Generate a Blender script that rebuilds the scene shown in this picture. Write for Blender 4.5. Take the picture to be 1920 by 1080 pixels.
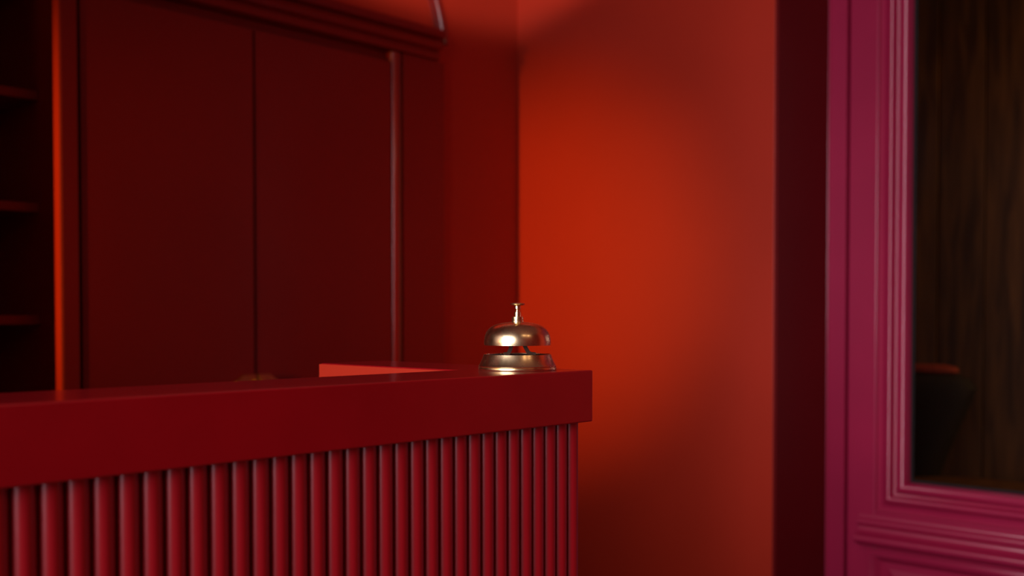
import bpy, bmesh, math, random
from mathutils import Vector

for o in list(bpy.data.objects):
    bpy.data.objects.remove(o)
C = bpy.context.scene.collection
S = bpy.context.scene
R = math.radians
random.seed(4)

# World axes: X runs along the front of the reception desk (to the right and away),
# Y runs from the desk to the cabinet wall (to the left and away), Z is up.  Metres.
CAM_Z = 1.162

# ------------------------------------------------------------------ camera
cd = bpy.data.cameras.new('camera')
cam = bpy.data.objects.new('camera', cd)
C.objects.link(cam)
PITCH = 1.3
cd.sensor_width = 36.0
cd.lens = 36.0 * 1945 / 1920
cam.location = (0, 0, CAM_Z)
cam.rotation_euler = (R(90 - PITCH), 0, -math.atan2(0.724, 0.690))
cd.shift_y = (55 + 1945 * math.tan(R(PITCH))) / 1920
cd.clip_start = 0.02
cd.dof.use_dof = True
cd.dof.focus_distance = 1.20
cd.dof.aperture_fstop = 4.0
S.camera = cam

# ------------------------------------------------------------------ world, exposure
w = bpy.data.worlds.new('world')
S.world = w
w.use_nodes = True
wb = w.node_tree.nodes['Background']
wb.inputs['Color'].default_value = (0.55, 0.65, 0.85, 1)
wb.inputs['Strength'].default_value = 0.6
S.view_settings.view_transform = 'Standard'
S.view_settings.look = 'None'
S.view_settings.gamma = 1.0
S.view_settings.use_curve_mapping = False
S.view_settings.exposure = 0.0


# ------------------------------------------------------------------ lights
def area_light(name, loc, aim, sx, sy, power, color, spread=180):
    l = bpy.data.lights.new(name, 'AREA')
    l.shape = 'RECTANGLE'
    l.size, l.size_y = sx, sy
    l.energy = power
    l.color = color
    l.spread = R(spread)
    o = bpy.data.objects.new(name, l)
    C.objects.link(o)
    o.location = loc
    o.rotation_euler = (Vector(aim) - Vector(loc)).to_track_quat('-Z', 'Y').to_euler()
    return o


def spot_light(name, loc, aim, power, color, angle, blend, size):
    l = bpy.data.lights.new(name, 'SPOT')
    l.energy = power
    l.color = color
    l.spot_size = R(angle)
    l.spot_blend = blend
    l.shadow_soft_size = size
    o = bpy.data.objects.new(name, l)
    C.objects.link(o)
    o.location = loc
    o.rotation_euler = (Vector(aim) - Vector(loc)).to_track_quat('-Z', 'Y').to_euler()
    return o


# daylight entering by the window in the left wall
area_light('daylight', (-2.42, 0.02, 1.80), (0.0, 0.02, 1.35), 2.3, 1.6, 40, (1.0, 0.82, 0.92), spread=84)
# warm lamp at the far left end of the passage behind the desk
wl = spot_light('warm_lamp', (-4.5, 1.84, 1.50), (2.7, 2.50, 1.33), 1250, (1.0, 0.40, 0.04), 13.8, 1.0, 0.06)
wl.scale = (1.1, 1.0, 1.0)      # an oval beam
# warm work lamp behind the desk, shining along the working side
spot_light('desk_lamp', (-0.25, 1.20, 1.20), (0.84, 1.02, 1.07), 1.6, (1.0, 0.50, 0.08), 34, 0.8, 0.03)
# lamp in the lounge beyond the glazed door
spot_light('lounge_lamp', (4.3, -0.5, 2.6), (5.4, 1.7, 1.3), 95, (1.0, 0.55, 0.20), 100, 1.0, 0.12)


# wall washer high above the desk, aimed at the arch over the cabinet
ww = spot_light('wall_washer', (0.40, 1.00, 2.20), (2.22, 2.55, 2.73), 160, (1.0, 0.84, 0.84), 30, 0.35, 0.04)
ww.scale = (1.6, 1.0, 1.0)

# ceiling spot over the passage, turned towards the glazed door
spot_light('ceiling_spot', (0.20, 2.05, 2.90), (3.03, 0.95, 0.42), 40, (1.0, 0.80, 0.88), 24, 0.8, 0.10)


def pendant(loc, power):
    l = bpy.data.lights.new('pendant_lamp', 'POINT')
    l.energy = power
    l.color = (1.0, 0.60, 0.38)
    l.shadow_soft_size = 0.06
    o = bpy.data.objects.new('pendant_lamp', l)
    C.objects.link(o)
    o.location = loc


# pair of pendant lamps hanging in front of the desk, behind the viewpoint
pendant((0.30, -0.70, 2.25), 3.0)
pendant((0.75, -1.00, 2.25), 3.0)


# ------------------------------------------------------------------ materials
def paint(name, col, rough=0.4, coat=0.0, var=0.12, scale=6.0, bump=0.02, bscale=180.0, spec=0.5):
    m = bpy.data.materials.new(name)
    m.use_nodes = True
    nt = m.node_tree
    b = nt.nodes['Principled BSDF']
    tc = nt.nodes.new('ShaderNodeTexCoord')
    n = nt.nodes.new('ShaderNodeTexNoise')
    n.inputs['Scale'].default_value = scale
    n.inputs['Detail'].default_value = 4
    nt.links.new(tc.outputs['Object'], n.inputs['Vector'])
    r = nt.nodes.new('ShaderNodeValToRGB')
    r.color_ramp.elements[0].position = 0.3
    r.color_ramp.elements[1].position = 0.7
    r.color_ramp.elements[0].color = (*[c * (1 - var) for c in col], 1)
    r.color_ramp.elements[1].color = (*[min(1, c * (1 + var)) for c in col], 1)
    nt.links.new(n.outputs['Fac'], r.inputs['Fac'])
    nt.links.new(r.outputs['Color'], b.inputs['Base Color'])
    b.inputs['Roughness'].default_value = rough
    b.inputs['Specular IOR Level'].default_value = spec
    b.inputs['Coat Weight'].default_value = coat
    b.inputs['Coat Roughness'].default_value = 0.12
    if bump:
        n2 = nt.nodes.new('ShaderNodeTexNoise')
        n2.inputs['Scale'].default_value = bscale
        nt.links.new(tc.outputs['Object'], n2.inputs['Vector'])
        bp = nt.nodes.new('ShaderNodeBump')
        bp.inputs['Strength'].default_value = bump
        bp.inputs['Distance'].default_value = 0.002
        nt.links.new(n2.outputs['Fac'], bp.inputs['Height'])
        nt.links.new(bp.outputs['Normal'], b.inputs['Normal'])
    return m


def metal(name, col, rough, rvar=0.1, scale=60.0):
    m = paint(name, col, rough, var=0.10, scale=scale, bump=0.008, bscale=90)
    nt = m.node_tree
    b = nt.nodes['Principled BSDF']
    b.inputs['Metallic'].default_value = 1.0
    tc = [n for n in nt.nodes if n.type == 'TEX_COORD'][0]
    n = nt.nodes.new('ShaderNodeTexNoise')
    n.inputs['Scale'].default_value = scale * 2
    n.inputs['Detail'].default_value = 6
    mr = nt.nodes.new('ShaderNodeMapRange')
    mr.inputs['To Min'].default_value = max(0.02, rough - rvar)
    mr.inputs['To Max'].default_value = rough + rvar
    nt.links.new(tc.outputs['Object'], n.inputs['Vector'])
    nt.links.new(n.outputs['Fac'], mr.inputs['Value'])
    nt.links.new(mr.outputs['Result'], b.inputs['Roughness'])
    return m


def glass(name, tint=(0.9, 0.9, 0.88)):
    m = bpy.data.materials.new(name)
    m.use_nodes = True
    nt = m.node_tree
    nt.nodes.clear()
    out = nt.nodes.new('ShaderNodeOutputMaterial')
    mix = nt.nodes.new('ShaderNodeMixShader')
    tr = nt.nodes.new('ShaderNodeBsdfTransparent')
    tr.inputs['Color'].default_value = (*tint, 1)
    gl = nt.nodes.new('ShaderNodeBsdfGlossy')
    gl.inputs['Roughness'].default_value = 0.02
    fr = nt.nodes.new('ShaderNodeFresnel')
    fr.inputs['IOR'].default_value = 1.5
    nt.links.new(fr.outputs['Fac'], mix.inputs['Fac'])
    nt.links.new(tr.outputs['BSDF'], mix.inputs[1])
    nt.links.new(gl.outputs['BSDF'], mix.inputs[2])
    nt.links.new(mix.outputs['Shader'], out.inputs['Surface'])
    return m


def wood(name, dark, light, rough=0.5):
    m = bpy.data.materials.new(name)
    m.use_nodes = True
    nt = m.node_tree
    b = nt.nodes['Principled BSDF']
    tc = nt.nodes.new('ShaderNodeTexCoord')
    mp = nt.nodes.new('ShaderNodeMapping')
    mp.inputs['Scale'].default_value = (9, 9, 0.9)
    n = nt.nodes.new('ShaderNodeTexNoise')
    n.inputs['Scale'].default_value = 2.2
    n.inputs['Detail'].default_value = 6
    n.inputs['Distortion'].default_value = 0.6
    r = nt.nodes.new('ShaderNodeValToRGB')
    r.color_ramp.elements[0].position = 0.35
    r.color_ramp.elements[1].position = 0.7
    r.color_ramp.elements[0].color = (*dark, 1)
    r.color_ramp.elements[1].color = (*light, 1)
    nt.links.new(tc.outputs['Object'], mp.inputs['Vector'])
    nt.links.new(mp.outputs['Vector'], n.inputs['Vector'])
    nt.links.new(n.outputs['Fac'], r.inputs['Fac'])
    nt.links.new(r.outputs['Color'], b.inputs['Base Color'])
    b.inputs['Roughness'].default_value = rough
    return m


M = {
    'wall': paint('terracotta_wall_paint', (0.48, 0.031, 0.010), 0.42, var=0.05, scale=2.0, bump=0.05, bscale=240),
    'cab': paint('oxblood_cabinet_paint', (0.25, 0.008, 0.004), 0.40, var=0.05, scale=3.0, bump=0.02, spec=0.5),
    'cab_gloss': paint('oxblood_gloss_moulding_paint', (0.25, 0.010, 0.006), 0.26, coat=0.5, var=0.05, scale=3.0, bump=0.02, spec=0.9),
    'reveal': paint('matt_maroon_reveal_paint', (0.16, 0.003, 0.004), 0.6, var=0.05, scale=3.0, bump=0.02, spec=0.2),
    'desk': paint('crimson_desk_lacquer', (0.33, 0.006, 0.012), 0.30, spec=0.9, var=0.08, scale=5.0, bump=0.02),
    'top': paint('crimson_top_lacquer', (0.32, 0.003, 0.008), 0.30, coat=0.6, var=0.08, scale=9.0, bump=0.015),
    'door': paint('plum_door_gloss_paint', (0.40, 0.016, 0.072), 0.32, coat=0.2, var=0.06, scale=4.0, bump=0.03, bscale=120),
    'ceil': paint('dusky_red_ceiling_paint', (0.42, 0.24, 0.21), 0.7, var=0.04),
    'floor': wood('dark_parquet', (0.045, 0.018, 0.010), (0.09, 0.036, 0.018), 0.4),
    'brass': metal('worn_brass', (0.90, 0.74, 0.40), 0.26, 0.06),
    'brass_dull': metal('dull_brass', (0.55, 0.38, 0.15), 0.38, 0.1),
    'dark_metal': metal('dark_bronze', (0.10, 0.065, 0.045), 0.35, 0.1),
    'black': paint('black_felt', (0.012, 0.009, 0.009), 0.8, var=0.1, scale=40),
    'seal': paint('black_rubber_seal', (0.006, 0.005, 0.005), 0.85, var=0.05),
    'glass': glass('clear_pane'),
    'lounge': wood('walnut_boards', (0.05, 0.020, 0.006), (0.17, 0.070, 0.020), 0.55),
    'table': wood('oak_table', (0.14, 0.055, 0.018), (0.24, 0.10, 0.035), 0.45),
    'chair': paint('black_velvet', (0.014, 0.009, 0.009), 0.85, var=0.1, scale=30),
    'cushion': paint('rust_red_velvet', (0.26, 0.03, 0.018), 0.8, var=0.1, scale=30),
    'white': paint('off_white_window_paint', (0.7, 0.66, 0.62), 0.4, var=0.03),
}


# ------------------------------------------------------------------ mesh helpers
def link(name, bm, mat, parent=None, smooth=False, bevel=0.0, segs=2):
    bmesh.ops.recalc_face_normals(bm, faces=bm.faces)
    me = bpy.data.meshes.new(name)
    bm.to_mesh(me)
    bm.free()
    if smooth:
        for p in me.polygons:
            p.use_smooth = True
    me.materials.append(mat)
    o = bpy.data.objects.new(name, me)
    C.objects.link(o)
    if parent is not None:
        o.parent = parent
    if bevel:
        md = o.modifiers.new('bevel', 'BEVEL')
        md.width = bevel
        md.segments = segs
        md.limit_method = 'ANGLE'
        md.angle_limit = R(40)
        md.harden_normals = False
    if smooth:
        md = o.modifiers.new('edges', 'EDGE_SPLIT')
        md.split_angle = R(38)
    return o


def add_box(bm, x0, x1, y0, y1, z0, z1):
    v = [bm.verts.new((x, y, z)) for x in (x0, x1) for y in (y0, y1) for z in (z0, z1)]
    for f in ((0, 1, 3, 2), (4, 6, 7, 5), (0, 4, 5, 1), (2, 3, 7, 6), (0, 2, 6, 4), (1, 5, 7, 3)):
        bm.faces.new([v[i] for i in f])


def box(name, x0, x1, y0, y1, z0, z1, mat, parent=None, bevel=0.0, segs=2):
    bm = bmesh.new()
    add_box(bm, x0, x1, y0, y1, z0, z1)
    return link(name, bm, mat, parent, bevel=bevel, segs=segs)


def prism(name, pts, axis, a, b, mat, parent=None, smooth=False, bevel=0.0):
    """pts: closed 2-D outline; axis 'x' -> pts are (y,z), 'y' -> (x,z), 'z' -> (x,y)."""
    bm = bmesh.new()

    def P(p, t):
        return {'x': (t, p[0], p[1]), 'y': (p[0], t, p[1]), 'z': (p[0], p[1], t)}[axis]
    A = [bm.verts.new(P(p, a)) for p in pts]
    B = [bm.verts.new(P(p, b)) for p in pts]
    n = len(pts)
    for i in range(n):
        bm.faces.new((A[i], A[(i + 1) % n], B[(i + 1) % n], B[i]))
    bm.faces.new(A)
    bm.faces.new(B[::-1])
    return link(name, bm, mat, parent, smooth=smooth, bevel=bevel)


def lathe(name, prof, mat, parent=None, seg=64, smooth=True, closed=False):
    bm = bmesh.new()
    rings = []
    for r, z in prof:
        if r < 1e-6:
            rings.append([bm.verts.new((0, 0, z))])
        else:
            rings.append([bm.verts.new((r * math.cos(2 * math.pi * i / seg), r * math.sin(2 * math.pi * i / seg), z)) for i in range(seg)])
    pairs = list(zip(rings, rings[1:]))
    if closed:
        pairs.append((rings[-1], rings[0]))
    for a, b in pairs:
        for i in range(seg):
            j = (i + 1) % seg
            if len(a) == 1 and len(b) > 1:
                bm.faces.new((a[0], b[i], b[j]))
            elif len(b) == 1 and len(a) > 1:
                bm.faces.new((a[i], a[j], b[0]))
            elif len(a) > 1:
                bm.faces.new((a[i], a[j], b[j], b[i]))
    return link(name, bm, mat, parent, smooth=smooth)


def sweep_rect(name, prof, u0, y_out0, y_out1, z_out0, z_out1, mat, parent=None):
    """Mitred moulding round a rectangle in a plane of constant X.
    prof: (inset from the outer rectangle, projection towards -X)."""
    bm = bmesh.new()
    loops = []
    for d, h in prof:
        x = u0 - h
        loops.append([bm.verts.new((x, y, z)) for y, z in (
            (y_out0 + d, z_out0 + d), (y_out1 - d, z_out0 + d), (y_out1 - d, z_out1 - d), (y_out0 + d, z_out1 - d))])
    n = len(loops)
    for k in range(n):
        a, b = loops[k], loops[(k + 1) % n]
        for i in range(4):
            j = (i + 1) % 4
            bm.faces.new((a[i], a[j], b[j], b[i]))
    return link(name, bm, mat, parent, smooth=True)


def empty(name, loc=(0, 0, 0), label=None, cat=None, group=None, kind=None):
    o = bpy.data.objects.new(name, None)
    o.empty_display_size = 0.1
    C.objects.link(o)
    o.location = loc
    return tag(o, label, cat, group, kind)


def tag(o, label=None, cat=None, group=None, kind=None):
    for k, v in (('label', label), ('category', cat), ('group', group), ('kind', kind)):
        if v:
            o[k] = v
    return o


def arc(cx, cy, r, a0, a1, n):
    return [(cx + r * math.cos(R(a0 + (a1 - a0) * i / n)), cy + r * math.sin(R(a0 + (a1 - a0) * i / n))) for i in range(n + 1)]


# ------------------------------------------------------------------ key dimensions
U_END = 2.703     # face of the end wall (right)
V_BACK = 2.55     # face of the back wall
U_LEFT = -2.60
V_FRONT = -1.60
Z_CEIL = 3.05
V_CAB = 2.50      # face of the cabinet
CAB_U0, CAB_U1 = 0.66, 2.304
CAB_TOP = 2.082
U_DOOR = 3.03     # face of the glazed door
D_V1 = 1.528      # edge of the door opening (far side)
D_V0 = -0.215     # edge of the door opening (near side)
D_TOP = 2.42

# ------------------------------------------------------------------ the room
tag(box('floor', -4.9, 6.2, V_FRONT - 0.1, 3.4, -0.08, 0.0, M['floor']), 'dark wood parquet floor of the reception', 'floor', kind='structure')
tag(box('ceiling', -4.9, 6.2, V_FRONT - 0.1, 3.4, Z_CEIL, Z_CEIL + 0.08, M['ceil']), 'dusky red painted ceiling of the reception', 'ceiling', kind='structure')

bm = bmesh.new()   # back wall with the alcove that the cabinet is built into
add_box(bm, -4.9, CAB_U0, V_BACK, 3.0, 0, Z_CEIL)
add_box(bm, -2.20, -2.00, 2.19, V_BACK, 0, Z_CEIL)      # added unseen stub that keeps the warm beam off the back wall
add_box(bm, CAB_U1, U_END + 0.38, V_BACK, 3.0, 0, Z_CEIL)
add_box(bm, CAB_U0, CAB_U1, V_BACK, 3.0, CAB_TOP - 0.03, Z_CEIL)
add_box(bm, CAB_U0, CAB_U1, 2.94, 3.0, 0, CAB_TOP - 0.03)
tag(link('wall_back', bm, M['wall']), 'terracotta red wall behind the cabinet, dim below cornice height', 'wall', kind='structure')

bm = bmesh.new()   # end wall with the door opening
add_box(bm, U_END, U_DOOR + 0.10, D_V1, V_BACK, 0, Z_CEIL)
add_box(bm, U_END, U_DOOR + 0.10, V_FRONT, D_V0, 0, Z_CEIL)
add_box(bm, U_END, U_DOOR + 0.10, D_V0, D_V1, D_TOP, Z_CEIL)
tag(link('wall_right', bm, M['wall'], bevel=0.001), 'glowing orange red wall between the cabinet and the plum door', 'wall', kind='structure')

W_V0, W_V1, W_Z0, W_Z1 = -1.20, 1.24, 0.92, 2.68
P_V = 1.50         # the passage behind the desk runs on to the left past this line
U_PASS = -4.80
bm = bmesh.new()   # left wall with its window
add_box(bm, U_LEFT - 0.12, U_LEFT, V_FRONT, W_V0, 0, Z_CEIL)
add_box(bm, U_LEFT - 0.12, U_LEFT, W_V1, P_V, 0, Z_CEIL)
add_box(bm, U_LEFT - 0.12, U_LEFT, W_V0, W_V1, 0, W_Z0)
add_box(bm, U_LEFT - 0.12, U_LEFT, W_V0, W_V1, W_Z1, Z_CEIL)
tag(link('wall_left', bm, M['cab']), 'dark oxblood wall with the window that lets daylight in', 'wall', kind='structure')
bm = bmesh.new()
add_box(bm, U_PASS, U_LEFT - 0.1202, P_V - 0.12, P_V, 0, Z_CEIL)
add_box(bm, U_PASS - 0.1, U_PASS, P_V - 0.12, V_BACK - 0.0002, 0, Z_CEIL)
add_box(bm, U_LEFT + 0.0002, 0.30, P_V - 0.10, P_V, 0, 2.25)  # added partition, out of view, shades the cabinet from the window
tag(link('wall_passage_and_blocker', bm, M['cab']), 'dark oxblood passage walls, plus an added partition that blocks daylight', 'wall', kind='structure')
tag(box('wall_front', U_LEFT - 0.12, U_END + 0.43, V_FRONT - 0.12, V_FRONT, 0, Z_CEIL, M['cab']), 'dark oxblood wall across from the reception desk', 'wall', kind='structure')

win = empty('window_1', (U_LEFT - 0.06, (W_V0 + W_V1) / 2, W_Z0), 'tall white framed window in the left wall', 'window', kind='structure')
def local(o, p):
    o.parent = p
    o.matrix_parent_inverse = p.matrix_basis.inverted()
    return o
for y0, y1, z0, z1 in ((W_V0, W_V0 + 0.06, W_Z0, W_Z1), (W_V1 - 0.06, W_V1, W_Z0, W_Z1),
                       (W_V0 + 0.06, W_V1 - 0.06, W_Z0, W_Z0 + 0.07), (W_V0 + 0.06, W_V1 - 0.06, W_Z1 - 0.06, W_Z1),
                       (-0.43, -0.37, W_Z0 + 0.07, W_Z1 - 0.06), (0.41, 0.47, W_Z0 + 0.07, W_Z1 - 0.06)):
    local(box('window_frame', U_LEFT - 0.09, U_LEFT - 0.03, y0, y1, z0, z1, M['white'], bevel=0.004), win)
for y0, y1 in ((W_V0 + 0.06, -0.43), (-0.37, 0.41), (0.47, W_V1 - 0.06)):
    local(box('pane', U_LEFT - 0.065, U_LEFT - 0.060, y0, y1, W_Z0 + 0.07, W_Z1 - 0.06, M['glass']), win)

# arched bead on the wall above the cornice
half, lean = 0.640, 8.0
a_r = half / math.cos(R(lean))
a_cu, a_cz = 2.340 - half, CAB_TOP - 0.02 - a_r * math.sin(R(lean))
bm = bmesh.new()
NA, rings = 72, []
for i in range(NA + 1):
    a = R(lean + (180 - 2 * lean) * i / NA)
    ring = []
    for pu, pv in [(-0.024, 0.0), (-0.024, -0.006)] + [(0.016 * math.cos(R(t)) + 0.0, -0.006 - 0.020 * math.sin(R(t))) for t in range(180, -1, -20)] + [(0.024, -0.006), (0.024, 0.0)]:
        ring.append(bm.verts.new((a_cu + (a_r + pu) * math.cos(a), V_BACK + pv, a_cz + (a_r + pu) * math.sin(a))))
    rings.append(ring)
for a, b in zip(rings, rings[1:]):
    for k in range(len(a) - 1):
        bm.faces.new((a[k], a[k + 1], b[k + 1], b[k]))
bm.faces.new(rings[0])
bm.faces.new(rings[-1][::-1])
tag(link('trim_1', bm, M['cab_gloss'], smooth=True), 'red arched bead moulding on the wall above the cabinet cornice', 'moulding', kind='structure')

# ------------------------------------------------------------------ glazed plum door
door = empty('door_1', (U_DOOR, D_V1, 0), 'plum painted double door with glazed upper panels at the right edge', 'door', kind='structure')


def dl(o):
    return local(o, door)


FR = 0.068
# dark lining of the reveal
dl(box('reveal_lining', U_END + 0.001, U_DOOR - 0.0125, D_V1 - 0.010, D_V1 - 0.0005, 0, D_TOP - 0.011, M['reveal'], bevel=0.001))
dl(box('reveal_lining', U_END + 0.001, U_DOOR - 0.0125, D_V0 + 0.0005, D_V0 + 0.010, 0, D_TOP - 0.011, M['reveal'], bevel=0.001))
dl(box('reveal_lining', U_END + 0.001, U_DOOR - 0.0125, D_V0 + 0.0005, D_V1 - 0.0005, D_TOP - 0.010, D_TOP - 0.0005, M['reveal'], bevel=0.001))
# frame of the door: two jambs and a head, each with a rounded front edge and a rebate towards the leaf
for y0, y1 in ((D_V1 - FR, D_V1), (D_V0, D_V0 + FR)):
    dl(box('door_jamb', U_DOOR - 0.012, U_DOOR + 0.09, y0, y1, 0, D_TOP, M['door'], bevel=0.0006, segs=1))
dl(prism('jamb_bead', [(U_DOOR - 0.0121, D_V1 - 0.0005)] + [(U_DOOR - 0.0122 - 0.006 * math.sin(R(t)), D_V1 - 0.0075 + 0.007 * math.cos(R(t))) for t in range(15, 181, 15)], 'z', 0, D_TOP - 0.011, M['door'], smooth=True))
dl(box('door_head', U_DOOR - 0.012, U_DOOR + 0.09, D_V0 + FR, D_V1 - FR, D_TOP - FR, D_TOP, M['door'], bevel=0.008, segs=3))
dl(box('rebate', U_DOOR + 0.05, U_DOOR + 0.09, D_V1 - FR - 0.02, D_V1 - FR, 0, D_TOP - FR, M['door']))

def bump_arc(c, r, h0, hs, a0=170, a1=10, n=8):
    return [(c + r * math.cos(R(a0 + (a1 - a0) * i / n)), h0 + hs * math.sin(R(a0 + (a1 - a0) * i / n))) for i in range(n + 1)]


MOULD = [(0.0, -0.01), (0.0, 0.003), (0.004, 0.003), (0.006, -0.004), (0.014, -0.005), (0.024, -0.003), (0.031, 0.002)] + \
    bump_arc(0.043, 0.011, 0.002, 0.015) + [(0.056, -0.004), (0.062, -0.006), (0.066, -0.003)] + \
    bump_arc(0.080, 0.0135, -0.003, 0.014, 165, 0) + [(0.0945, -0.010), (0.097, -0.022), (0.097, -0.035), (0.0, -0.035)]


def leaf(y_hi, y_lo):
    th = 0.045
    x0, x1 = U_DOOR, U_DOOR + th
    z0, z1 = 0.012, D_TOP - FR - 0.004
    st = 0.090
    g_y1, g_y0 = y_hi - st, y_lo + st           # outer rectangle of the glazing bead
    g_z0, g_z1 = 0.572, z1 - 0.10
    for a, b in ((y_hi - st, y_hi), (y_lo, y_lo + st)):
        dl(box('stile', x0, x1, a, b, z0, z1, M['door'], bevel=0.003))
    dl(box('top_rail', x0, x1, g_y0, g_y1, g_z1, z1, M['door'], bevel=0.003))
    dl(box('lock_rail', x0, x1, g_y0, g_y1, 0.44, g_z0, M['door'], bevel=0.003))
    dl(box('bottom_rail', x0, x1, g_y0, g_y1, z0, 0.16, M['door'], bevel=0.003))
    dl(sweep_rect('glazing_bead', MOULD, x0, g_y0, g_y1, g_z0, g_z1, M['door']))
    i = 0.095
    dl(sweep_rect('gasket', [(0, 0), (0.0, -0.006), (0.010, -0.006), (0.010, 0)], x0 + 0.026, g_y0 + i, g_y1 - i, g_z0 + i, g_z1 - i, M['seal']))
    dl(box('pane', x0 + 0.027, x0 + 0.033, g_y0 + i, g_y1 - i, g_z0 + i, g_z1 - i, M['glass']))
    # weather moulding across the lock rail: bead above, hollow, projecting nose below
    pr = [(x0 + 0.005, 0.562), (x0 - 0.002, 0.560), (x0 - 0.004, 0.553)] + \
         [(x0 - 0.004 + 0.014 * math.cos(R(a)), 0.539 + 0.012 * math.sin(R(a))) for a in (100, 130, 160, 190, 220, 250)] + \
         [(x0 - 0.004, 0.525), (x0 - 0.006, 0.517), (x0 - 0.012, 0.510), (x0 - 0.022, 0.5045)] + \
         [(x0 - 0.026 + 0.014 * math.cos(R(a)), 0.490 + 0.0135 * math.sin(R(a))) for a in (95, 120, 145, 170, 195, 220, 245)] + \
         [(x0 - 0.018, 0.473), (x0 - 0.004, 0.466), (x0 + 0.005, 0.464)]
    dl(prism('weather_moulding', pr, 'y', y_lo + 0.040, y_hi - 0.040, M['door'], smooth=True))
    # lower panel: moulding round a raised field
    dl(sweep_rect('panel_moulding', [(0, -0.01), (0, 0.010), (0.008, 0.014), (0.018, 0.010), (0.024, 0.0), (0.034, -0.006), (0.040, -0.02), (0, -0.02)],
                  x0, g_y0 - 0.02, g_y1 + 0.02, 0.140, 0.458, M['door']))
    bm = bmesh.new()
    ya, yb, za, zb = g_y0 + 0.01, g_y1 - 0.01, 0.165, 0.432
    ring = []
    for d, h in ((0.0, 0.020), (0.0, 0.012), (0.03, 0.010), (0.055, 0.000), (0.060, -0.002)):
        ring.append([bm.verts.new((x0 + h, y, z)) for y, z in ((ya + d, za + d), (yb - d, za + d), (yb - d, zb - d), (ya + d, zb - d))])
    for a, b in zip(ring, ring[1:]):
        for k in range(4):
            bm.faces.new((a[k], a[(k + 1) % 4], b[(k + 1) % 4], b[k]))
    bm.faces.new(ring[-1])
    bm.faces.new(ring[0][::-1])
    dl(link('raised_panel', bm, M['door']))


mid = (D_V0 + D_V1) / 2
leaf(D_V1 - FR - 0.004, mid + 0.002)
leaf(mid - 0.002, D_V0 + FR + 0.004)

# ------------------------------------------------------------------ lounge beyond the door
LX = 5.6
far = box('wall_far', LX, LX + 0.1, V_FRONT, 3.4, 0, Z_CEIL, M['lounge'])
tag(far, 'dim brown wood panelled wall seen through the door glass', 'wall', kind='structure')
y = 0.2
k = 0
pm = None
while y < 3.2:
    wd = 0.24 + 0.05 * ((k * 7) % 3)
    b = box('board', LX - 0.018 - 0.004 * (k % 2), LX - 0.001, y + 0.004, y + wd - 0.004, 0.0, Z_CEIL - 0.01, M['lounge'], bevel=0.004)
    local(b, far)
    y += wd
    k += 1
tag(box('wall_side', U_DOOR + 0.10, LX, 3.3, 3.4, 0, Z_CEIL, M['lounge']), 'brown side wall of the lounge beyond the door', 'wall', kind='structure')
tag(box('wall_near', U_DOOR + 0.10, LX, V_FRONT - 0.1, V_FRONT, 0, Z_CEIL, M['lounge']), 'brown near wall of the lounge beyond the door', 'wall', kind='structure')

# ------------------------------------------------------------------ built-in cabinet
cab = empty('wall_cabinet', ((CAB_U0 + CAB_U1) / 2, V_CAB, 0), 'tall dark oxblood cabinet with flat doors, open shelves and stepped cornice', 'cabinet')


def cl(o, p=None):
    return local(o, p or cab)


g = 0.004
# open shelf bay on the left
SB0, SB1 = 0.790, 1.060
cl(box('side_panel', CAB_U0 + 0.002, SB0, V_CAB, 2.93, 0, 1.99, M['cab'], bevel=0.0015))
cl(box('side_panel', SB1, 1.1005, V_CAB, 2.93, 0, 1.99, M['cab'], bevel=0.0015))
cl(box('lining', SB1 - 0.004, SB1 - 0.0002, V_CAB + 0.0015, 2.8998, 0.08, 1.99, M['wall'], bevel=0.001))  # terracotta facing puts warm lamplight into the colour of the oxblood side panel
cl(box('back_panel', SB0, SB1, 2.90, 2.93, 0.02, 1.99, M['cab']))
for zt in (1.7200, 1.4440, 1.1670, 0.890, 0.613, 0.336):
    cl(box('shelf', SB0 + 0.0005, SB1 - 0.0045, 2.62, 2.8998, zt - 0.0225, zt, M['cab'], bevel=0.0015))
cl(box('shelf', SB0 + 0.0005, SB1 - 0.0005, V_CAB + 0.01, 2.8998, 0.02, 0.0798, M['cab'], bevel=0.0015))
# closed bay
cl(box('carcass', 1.1005, CAB_U1 - 0.004, 2.535, 2.93, 0.0, 1.99, M['cab']))
cl(box('plinth', 1.1005, 2.13, V_CAB + 0.022, 2.535, 0.0, 0.09, M['cab']))
doors = []
for a, b, hs in ((1.109, 1.590, 1), (1.597, 2.083, -1)):
    d = cl(box('cabinet_door', a, b, V_CAB + (0.003 if hs == 1 else 0.0045), V_CAB + 0.025, 0.095, 1.955, M['cab'], bevel=0.0006))
    doors.append(d)
    # half of a chamfered brass plate at the meeting edge, with a grip ridge
    e = b if hs == 1 else a
    w_, h_, c_ = 0.064, 0.125, 0.026
    zc = 1.003 - h_ / 2
    out = [(e, zc - h_ / 2), (e, zc + h_ / 2), (e - hs * (w_ - c_), zc + h_ / 2), (e - hs * w_, zc + h_ / 2 - c_ * 0.7),
           (e - hs * w_, zc - h_ / 2 + c_ * 0.7), (e - hs * (w_ - c_), zc - h_ / 2)]
    hd = prism('handle', out, 'y', V_CAB + 0.003, V_CAB - 0.007, M['brass_dull'], bevel=0.002)
    hd.parent = d
    rg = prism('grip', [(e - hs * 0.002, zc - 0.05), (e - hs * 0.002, zc + 0.05), (e - hs * 0.010, zc + 0.05), (e - hs * 0.010, zc - 0.05)], 'y', V_CAB - 0.0069, V_CAB - 0.017, M['brass_dull'], bevel=0.002)
    rg.parent = d
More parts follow.
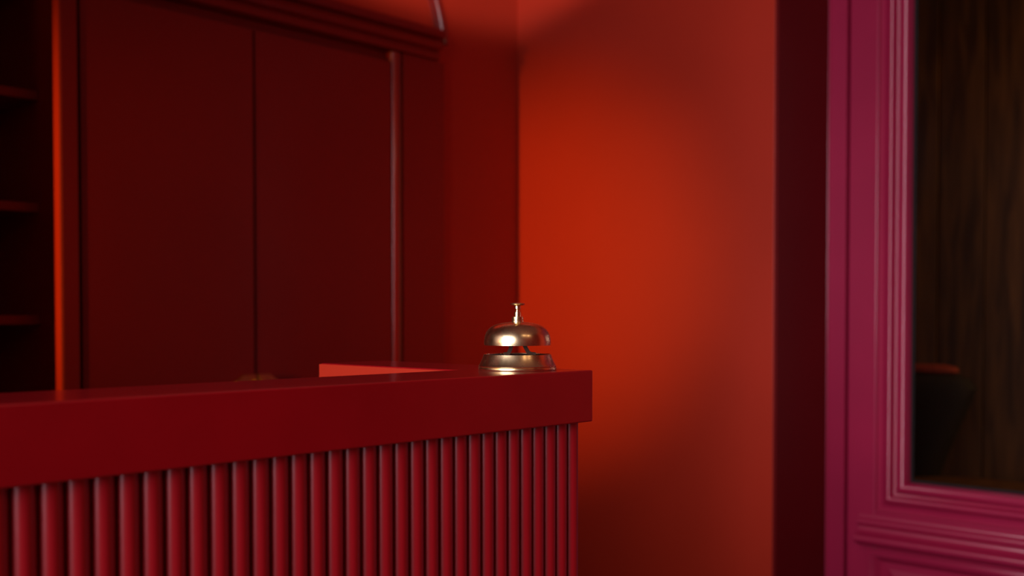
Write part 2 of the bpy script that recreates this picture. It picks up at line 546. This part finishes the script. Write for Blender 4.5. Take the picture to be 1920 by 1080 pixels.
# half-round bead beside the right door, then the broad end stile
bead = [(2.086, V_CAB + 0.03)] + [(2.1075 - 0.0215 * math.cos(R(t)), V_CAB + 0.019 - 0.021 * math.sin(R(t))) for t in range(0, 181, 10)] + [(2.129, V_CAB + 0.03)]
cl(prism('bead', bead, 'z', 0.0, 1.988, M['cab_gloss'], smooth=True))
cl(box('end_stile', 2.1295, CAB_U1, V_CAB, 2.535, 0.0, 1.99, M['cab'], bevel=0.002))
# stepped cornice
z = 1.992
prof = [(2.56, z), (V_CAB - 0.010, z), (V_CAB - 0.010, z + 0.020), (V_CAB - 0.004, z + 0.024), (V_CAB - 0.004, z + 0.028)]
prof += [(V_CAB - 0.022, z + 0.031), (V_CAB - 0.026, z + 0.040), (V_CAB - 0.022, z + 0.054), (V_CAB - 0.012, z + 0.058), (V_CAB - 0.012, z + 0.063)]
prof += [(V_CAB - 0.036, z + 0.066), (V_CAB - 0.040, z + 0.076), (V_CAB - 0.036, z + 0.090), (2.548, z + 0.090)]
prof[0] = (2.548, z)
cl(prism('cornice', prof, 'x', CAB_U0 - 0.01, 2.276, M['cab'], smooth=True))

# ------------------------------------------------------------------ reception desk
DX1, DX0 = 0.948, -0.75            # desk ends
DY = 0.772                         # front edge of the top
TOP_Z, SLAB = 1.10, 0.0605
desk = empty('reception_desk', ((DX0 + DX1) / 2, 0.83, 0), 'crimson lacquered reception desk with reeded front and thick glossy top', 'desk')


def kl(o):
    return local(o, desk)


outl = [(DX0, DY), (DX1, DY), (DX1, 1.158), (DX1 - 0.109, 1.158), (DX1 - 0.109, 0.889), (DX0, 0.889)]
kl(prism('countertop', outl, 'z', TOP_Z - SLAB, TOP_Z, M['top'], bevel=0.0016))
kl(box('warm_lit_fascia', DX1 - 0.109 - 0.003, DX1 - 0.1091, 0.8905, 1.158, TOP_Z - SLAB, TOP_Z - 0.0012, M['wall'], bevel=0.0006))  # thin terracotta facing, added so the lamplit side of the crimson top looks orange
INS = 0.0095
RF = DY + INS                      # front of the reeds
kl(box('front_panel', DX0 + 0.01, DX1 - INS - 0.0005, RF + 0.0095, 0.872, 0.0, TOP_Z - SLAB - 0.0002, M['desk'], bevel=0.001))
kl(box('return_panel', DX1 - 0.095, DX1 - INS - 0.0005, 0.8722, 1.146, 0.0, TOP_Z - SLAB - 0.0002, M['desk'], bevel=0.001))
pitch = 0.02016
rr = 0.0099
rm = None
n = 0
xr = DX1 - INS - rr
while xr - n * pitch > DX0 + 0.03:
    cx = xr - n * pitch
    if rm is None:
        out = [(rr * 0.985 * math.cos(R(t)), -rr * math.sin(R(t))) for t in range(0, 181, 12)]
        o = prism('reed', out, 'z', 0.0, TOP_Z - SLAB - 0.0004, M['desk'], smooth=True)
        rm = o
    else:
        o = rm.copy()
        C.objects.link(o)
    o.location = (cx, RF + 0.0097, 0.0)
    kl(o)
    n += 1

# ------------------------------------------------------------------ service bell
bell = empty('service_bell', (0.895, 0.844, TOP_Z), 'worn brass service bell with push button on the desk corner', 'bell')
K = 1581.0


def pz(y):
    return (694.0 - y) / K


base = [(0.0, 0.0012), (0.0435, 0.0012), (0.0440, 0.0), (73.0 / K, 0.0004), (73.6 / K, pz(691.5)), (73.2 / K, pz(689.5)), (72.2 / K, pz(688.7)), (73.0 / K, pz(687.6)),
        (73.2 / K, pz(686.3)), (72.0 / K, pz(685.0)), (70.2 / K, pz(682)), (67.6 / K, pz(677)), (65.2 / K, pz(671)), (63.8 / K, pz(667)),
        (63.2 / K, pz(665.2)), (62.2 / K, pz(664.6)), (61.0 / K, pz(665.4)), (60.6 / K, pz(668)), (0.0, pz(668))]
o = lathe('base', base, M['brass'], bell, 96)
o = lathe('base_plate', [(0.0, pz(667.8)), (60.2 / K, pz(667.8)), (60.2 / K, pz(666.4)), (58 / K, pz(665.9)), (0.0, pz(665.9))], M['black'], bell, 64)
dome_o = [(5 / K, pz(604.2)), (14 / K, pz(604.6)), (20 / K, pz(605.4)), (30 / K, pz(606.6)), (40 / K, pz(609.0)), (48 / K, pz(612.8)),
          (54 / K, pz(617.6)), (58.4 / K, pz(623.4)), (61.0 / K, pz(630)), (62.3 / K, pz(637)), (62.6 / K, pz(643)), (62.2 / K, pz(648.0))]
th = 1.8 / K
dome_i = [(r - th, z - (th if k < 6 else 0)) for k, (r, z) in enumerate(dome_o)][::-1]
dome_i[-1] = (4 / K, pz(604.2) - th)
lathe('dome', dome_o + dome_i, M['brass'], bell, 96, closed=True)
lathe('collar', [(4 / K, pz(605)), (11.4 / K, pz(604.6)), (11.2 / K, pz(602.4)), (10.4 / K, pz(602)), (10.6 / K, pz(599)), (10.4 / K, pz(595.4)), (8.6 / K, pz(594.4)), (3 / K, pz(594.4))], M['brass'], bell, 32)
push = lathe('plunger', [(2 / K, pz(596)), (6.2 / K, pz(595)), (6.0 / K, pz(590)), (5.8 / K, pz(585.8)), (3.6 / K, pz(584.6)), (3.3 / K, pz(582)), (3.6 / K, pz(580.6)),
                         (5.8 / K, pz(579.8)), (5.8 / K, pz(575)), (4.0 / K, pz(573.4)), (0, pz(573))], M['brass'], bell, 32)
lathe('button', [(0, pz(573.6)), (9 / K, pz(573.8)), (13.0 / K, pz(572.8)), (14.0 / K, pz(571.2)), (13.4 / K, pz(569.8)), (9 / K, pz(568.8)), (0, pz(568.4))], M['brass'], push, 40)

# striker bracket between dome and base: two bent strips that meet under the dome
RGT = Vector((0.690, -0.724, 0)).normalized()
FWD = Vector((0.724, 0.690, 0)).normalized()


def strip(name, pts, width, thick, mat):
    bm = bmesh.new()
    rings = []
    for i, (s, zz) in enumerate(pts):
        a = Vector(pts[max(0, i - 1)])
        b = Vector(pts[min(len(pts) - 1, i + 1)])
        t = (b - a).normalized()
        nrm = Vector((-t.y, t.x))
        ring = []
        for sw, sn in ((-1, -1), (1, -1), (1, 1), (-1, 1)):
            p = Vector((s, zz)) + nrm * (sn * thick / 2)
            v3 = RGT * p.x + FWD * (sw * width / 2)
            ring.append(bm.verts.new((v3.x, v3.y, p.y)))
        rings.append(ring)
    for a, b in zip(rings, rings[1:]):
        for k in range(4):
            bm.faces.new((a[k], a[(k + 1) % 4], b[(k + 1) % 4], b[k]))
    bm.faces.new(rings[0][::-1])
    bm.faces.new(rings[-1])
    return link(name, bm, mat, bell, smooth=True)


strip('bracket_leg', [(-26 / K, pz(665.2)), (-19 / K, pz(664.8)), (-16.5 / K, pz(662.5)), (-13 / K, pz(655)), (-10.5 / K, pz(645)), (-8 / K, pz(632)), (-2 / K, pz(626))], 0.012, 0.0046, M['dark_metal'])
strip('bracket_leg', [(34 / K, pz(665.2)), (25 / K, pz(664.6)), (20 / K, pz(661)), (15.5 / K, pz(653)), (11.5 / K, pz(645)), (8 / K, pz(632)), (2 / K, pz(626))], 0.012, 0.0046, M['dark_metal'])
o = lathe('rivet', [(0, pz(663.2)), (3 / K, pz(663.6)), (4.4 / K, pz(665.0)), (4.4 / K, pz(666)), (0, pz(666))], M['dark_metal'], bell, 20)
o.location = RGT * (30 / K)

# ------------------------------------------------------------------ lounge furniture behind the glass
# dark tub chair with a rust red top cushion
ch = empty('tub_chair', (4.42, 1.90, 0), 'dark tub chair with rust red head cushion seen through the door glass', 'chair')


def loft(name, secs, mat, parent, n=28):
    """secs: (z, half x, half y, centre x, centre y)"""
    bm = bmesh.new()
    rings = []
    for zz, hx, hy, cx, cy in secs:
        rings.append([bm.verts.new((cx + hx * math.copysign(abs(math.cos(2 * math.pi * i / n)) ** 0.7, math.cos(2 * math.pi * i / n)),
                                    cy + hy * math.copysign(abs(math.sin(2 * math.pi * i / n)) ** 0.7, math.sin(2 * math.pi * i / n)), zz)) for i in range(n)])
    for a, b in zip(rings, rings[1:]):
        for i in range(n):
            bm.faces.new((a[i], a[(i + 1) % n], b[(i + 1) % n], b[i]))
    bm.faces.new(rings[0][::-1])
    bm.faces.new(rings[-1])
    return link(name, bm, mat, parent, smooth=True)


loft('backrest', [(0.42, 0.07, 0.13, 0.10, 0), (0.55, 0.075, 0.17, 0.11, 0), (0.70, 0.08, 0.225, 0.13, 0), (0.80, 0.08, 0.265, 0.14, 0),
                  (0.855, 0.075, 0.285, 0.145, 0), (0.90, 0.065, 0.25, 0.15, 0), (0.915, 0.05, 0.21, 0.15, 0)], M['chair'], ch)
loft('head_cushion', [(0.9155, 0.04, 0.19, 0.15, 0), (0.925, 0.055, 0.21, 0.15, 0), (0.945, 0.05, 0.20, 0.15, 0), (0.955, 0.03, 0.16, 0.15, 0)], M['cushion'], ch)
loft('seat', [(0.36, 0.22, 0.22, -0.10, 0), (0.38, 0.25, 0.25, -0.10, 0), (0.43, 0.25, 0.25, -0.10, 0), (0.45, 0.22, 0.22, -0.10, 0)], M['chair'], ch)
for sx, sy in ((-0.28, -0.19), (-0.28, 0.19), (0.11, -0.14), (0.11, 0.14)):
    loft('leg', [(0.0, 0.012, 0.012, sx, sy), (0.37, 0.02, 0.02, sx * 0.9, sy * 0.9)], M['lounge'], ch, 12)

tb = empty('coffee_table', (3.78, 1.36, 0), 'low brown wooden table beyond the lower corner of the door glass', 'table')
lathe('table_top', [(0, 0.515), (0.30, 0.515), (0.315, 0.525), (0.315, 0.540), (0.30, 0.550), (0, 0.550)], M['table'], tb, 64)
lathe('pedestal', [(0, 0.02), (0.04, 0.02), (0.03, 0.10), (0.028, 0.45), (0.06, 0.5145), (0, 0.5145)], M['lounge'], tb, 32)
lathe('foot', [(0, 0.0), (0.2, 0.0), (0.2, 0.012), (0.05, 0.0198), (0, 0.0198)], M['lounge'], tb, 40)
